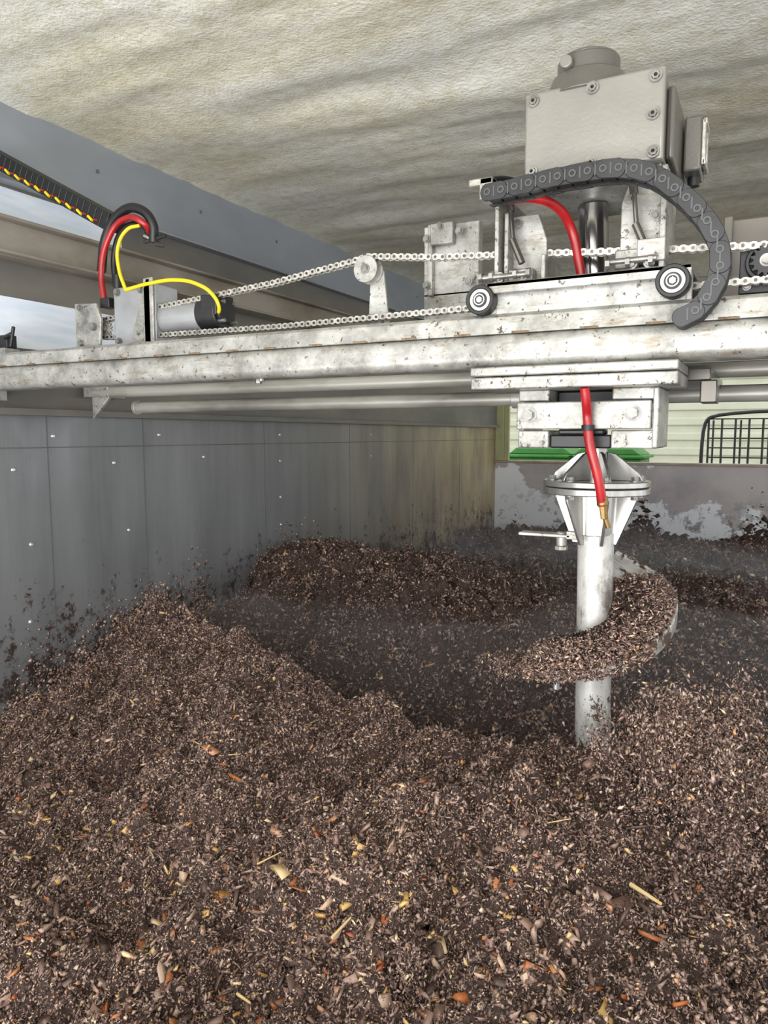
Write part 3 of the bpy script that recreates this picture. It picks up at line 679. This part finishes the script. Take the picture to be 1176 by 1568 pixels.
G().cyl((-1.515,1.75,.358),(-1.44,1.75,.358),.051,seg=40).box(-1.49,-1.43,1.70,1.78,.345,.405).cyl((-1.44,1.74,.36),(-1.425,1.74,.36),.035,seg=30).make('motor_end_cap',dm,M['black'],.004)
g=G()
for k in range(4):
    a=math.radians(45+90*k); g.cyl((-1.44,1.75+.038*math.cos(a),.358+.038*math.sin(a)),(-1.418,1.75+.038*math.cos(a),.358+.038*math.sin(a)),.006,seg=6)
g.make('end_cap_bolts',dm,M['fast'])
G().box(-1.90,-1.86,1.70,1.74,.40,.43).cyl((-1.84,1.72,.455),(-1.84,1.72,.50),.012,seg=12).make('cable_gland',dm,M['black'],.002)
hl=empty('hose_loom')
y1=1.72
hose('red_hose',hl,[Y(y1,-1.105,.243),Y(y1,-1.11,.30),Y(y1,-1.09,.355),Y(y1,-1.05,.385),Y(y1,-1.0,.372),Y(1.76,-.985,.35)],.0095,M['red'])
hose('black_hose',hl,[Y(1.75,-1.11,.30),Y(1.74,-1.095,.36),Y(1.73,-1.055,.398),Y(1.73,-1.01,.398),Y(1.74,-.980,.370),Y(1.75,-.978,.338)],.0145,M['rubber'])
hose('black_hose_inner',hl,[Y(1.76,-1.075,.27),Y(1.76,-1.075,.33),Y(1.75,-1.05,.368),Y(1.75,-1.01,.372),Y(1.75,-.975,.34)],.009,M['rubber'])
hose('yellow_cable',hl,[Y(1.70,-1.05,.262),Y(1.70,-1.065,.30),Y(1.70,-1.065,.34),Y(1.71,-1.04,.367),Y(1.72,-1.01,.37)],.0055,M['yellow'])
hose('yellow_cable_long',hl,[Y(1.70,-1.05,.262),Y(1.68,-.99,.268),Y(1.68,-.93,.268),Y(1.68,-.88,.256),Y(1.69,-.85,.238),Y(1.70,-.835,.215),Y(1.72,-.84,.20)],.0055,M['yellow'])
G().cyl(Y(1.75,-1.0,.352),Y(1.77,-.97,.338),.012,seg=14).cyl(Y(1.75,-1.0,.34),Y(1.75,-.95,.345),.006,seg=10).cyl(Y(1.75,-.975,.335),Y(1.75,-.955,.33),.009,seg=8).make('loom_connectors',hl,M['dsteel'],.001)
# overhead cable track with woven cover
ct=empty('overhead_cable_track')
a=Vector(Y(1.76,-1.42,.560));b=Vector(Y(1.76,-1.085,.385)); d=(b-a).normalized(); nr=Vector((-d.z,0,d.x))
L=(b-a).length; g=G(); k=0
while k*.03<L:
    p=a+d*(k*.03); q=p+d*.028
    g.prism([((p+nr*.03).x,(p+nr*.03).z),((q+nr*.03).x,(q+nr*.03).z),((q-nr*.024).x,(q-nr*.024).z),((p-nr*.024).x,(p-nr*.024).z)],1.73,1.80); k+=1
g.make('track_links',ct,M['rubber'],.002)
hose('track_core',ct,[a,(a+b)/2,b],.022,M['rubber'])
g=G(); k=0
while k*.055+.02<L:
    p=a+d*(k*.055)-nr*.010; q=p+d*.024-nr*.006
    g.cyl((p.x,1.727,p.z),(q.x,1.727,q.z),.0045,seg=8); k+=1
g.make('yellow_tracer',ct,M['yellow'])
g=G(); k=0
while k*.055+.05<L:
    p=a+d*(k*.055+.028)-nr*.010; q=p+d*.020+nr*.002
    g.cyl((p.x,1.727,p.z),(q.x,1.727,q.z),.003,seg=8); k+=1
g.make('red_tracer',ct,M['red'])
sv=empty('limit_switch')
G().box(-2.42,-2.36,1.70,1.74,.30,.345).cyl((-2.37,1.70,.335),(-2.33,1.70,.345),.008).cyl((-2.34,1.70,.30),(-2.32,1.70,.37),.006).make('switch_body',sv,M['rubber'],.003)
G().box(-2.42,-2.36,1.69,1.75,.271,.30).make('switch_bracket',sv,M['galvd'],.002)

# ------------------------------------------------------------------ camera, light
cam_d=bpy.data.cameras.new('camera'); cam=bpy.data.objects.new('camera',cam_d); scn.collection.objects.link(cam)
cam_d.sensor_fit='HORIZONTAL'; cam_d.sensor_width=36; cam_d.lens=36*1126/1176; cam_d.clip_start=.02
cam.rotation_euler=(math.radians(90-6),0,math.radians(27.5)); cam.location=(0,0,0); TOP.append(cam); scn.camera=cam
w=bpy.data.worlds.new('world'); scn.world=w; w.use_nodes=True; nt=w.node_tree; bg=nt.nodes['Background']
bg.inputs['Color'].default_value=(.95,.975,1,1); bg.inputs['Strength'].default_value=2.0
def area(name,loc,target,sx_,sy_,e,col):
    ld=bpy.data.lights.new(name,'AREA'); ld.shape='RECTANGLE'; ld.size=sx_; ld.size_y=sy_; ld.energy=e; ld.color=col
    o=bpy.data.objects.new(name,ld); scn.collection.objects.link(o); o.location=loc
    o.rotation_euler=(Vector(target)-Vector(loc)).to_track_quat('-Z','Y').to_euler(); TOP.append(o)
area('open_door_daylight',(.2,-1.8,.6),(-.6,3,-.8),4,1.6,85,(1,.99,.97))
area('ceiling_fill',(-.8,-1.9,-1.3),(-1.2,2.2,1.2),4,1.5,175,(1,.99,.965))  # added unseen fill lamp, aimed up to brighten the ceiling
for o in TOP:
    o.location.z+=CZ
scn.view_settings.view_transform='Standard'; scn.view_settings.look='None'; scn.view_settings.exposure=0
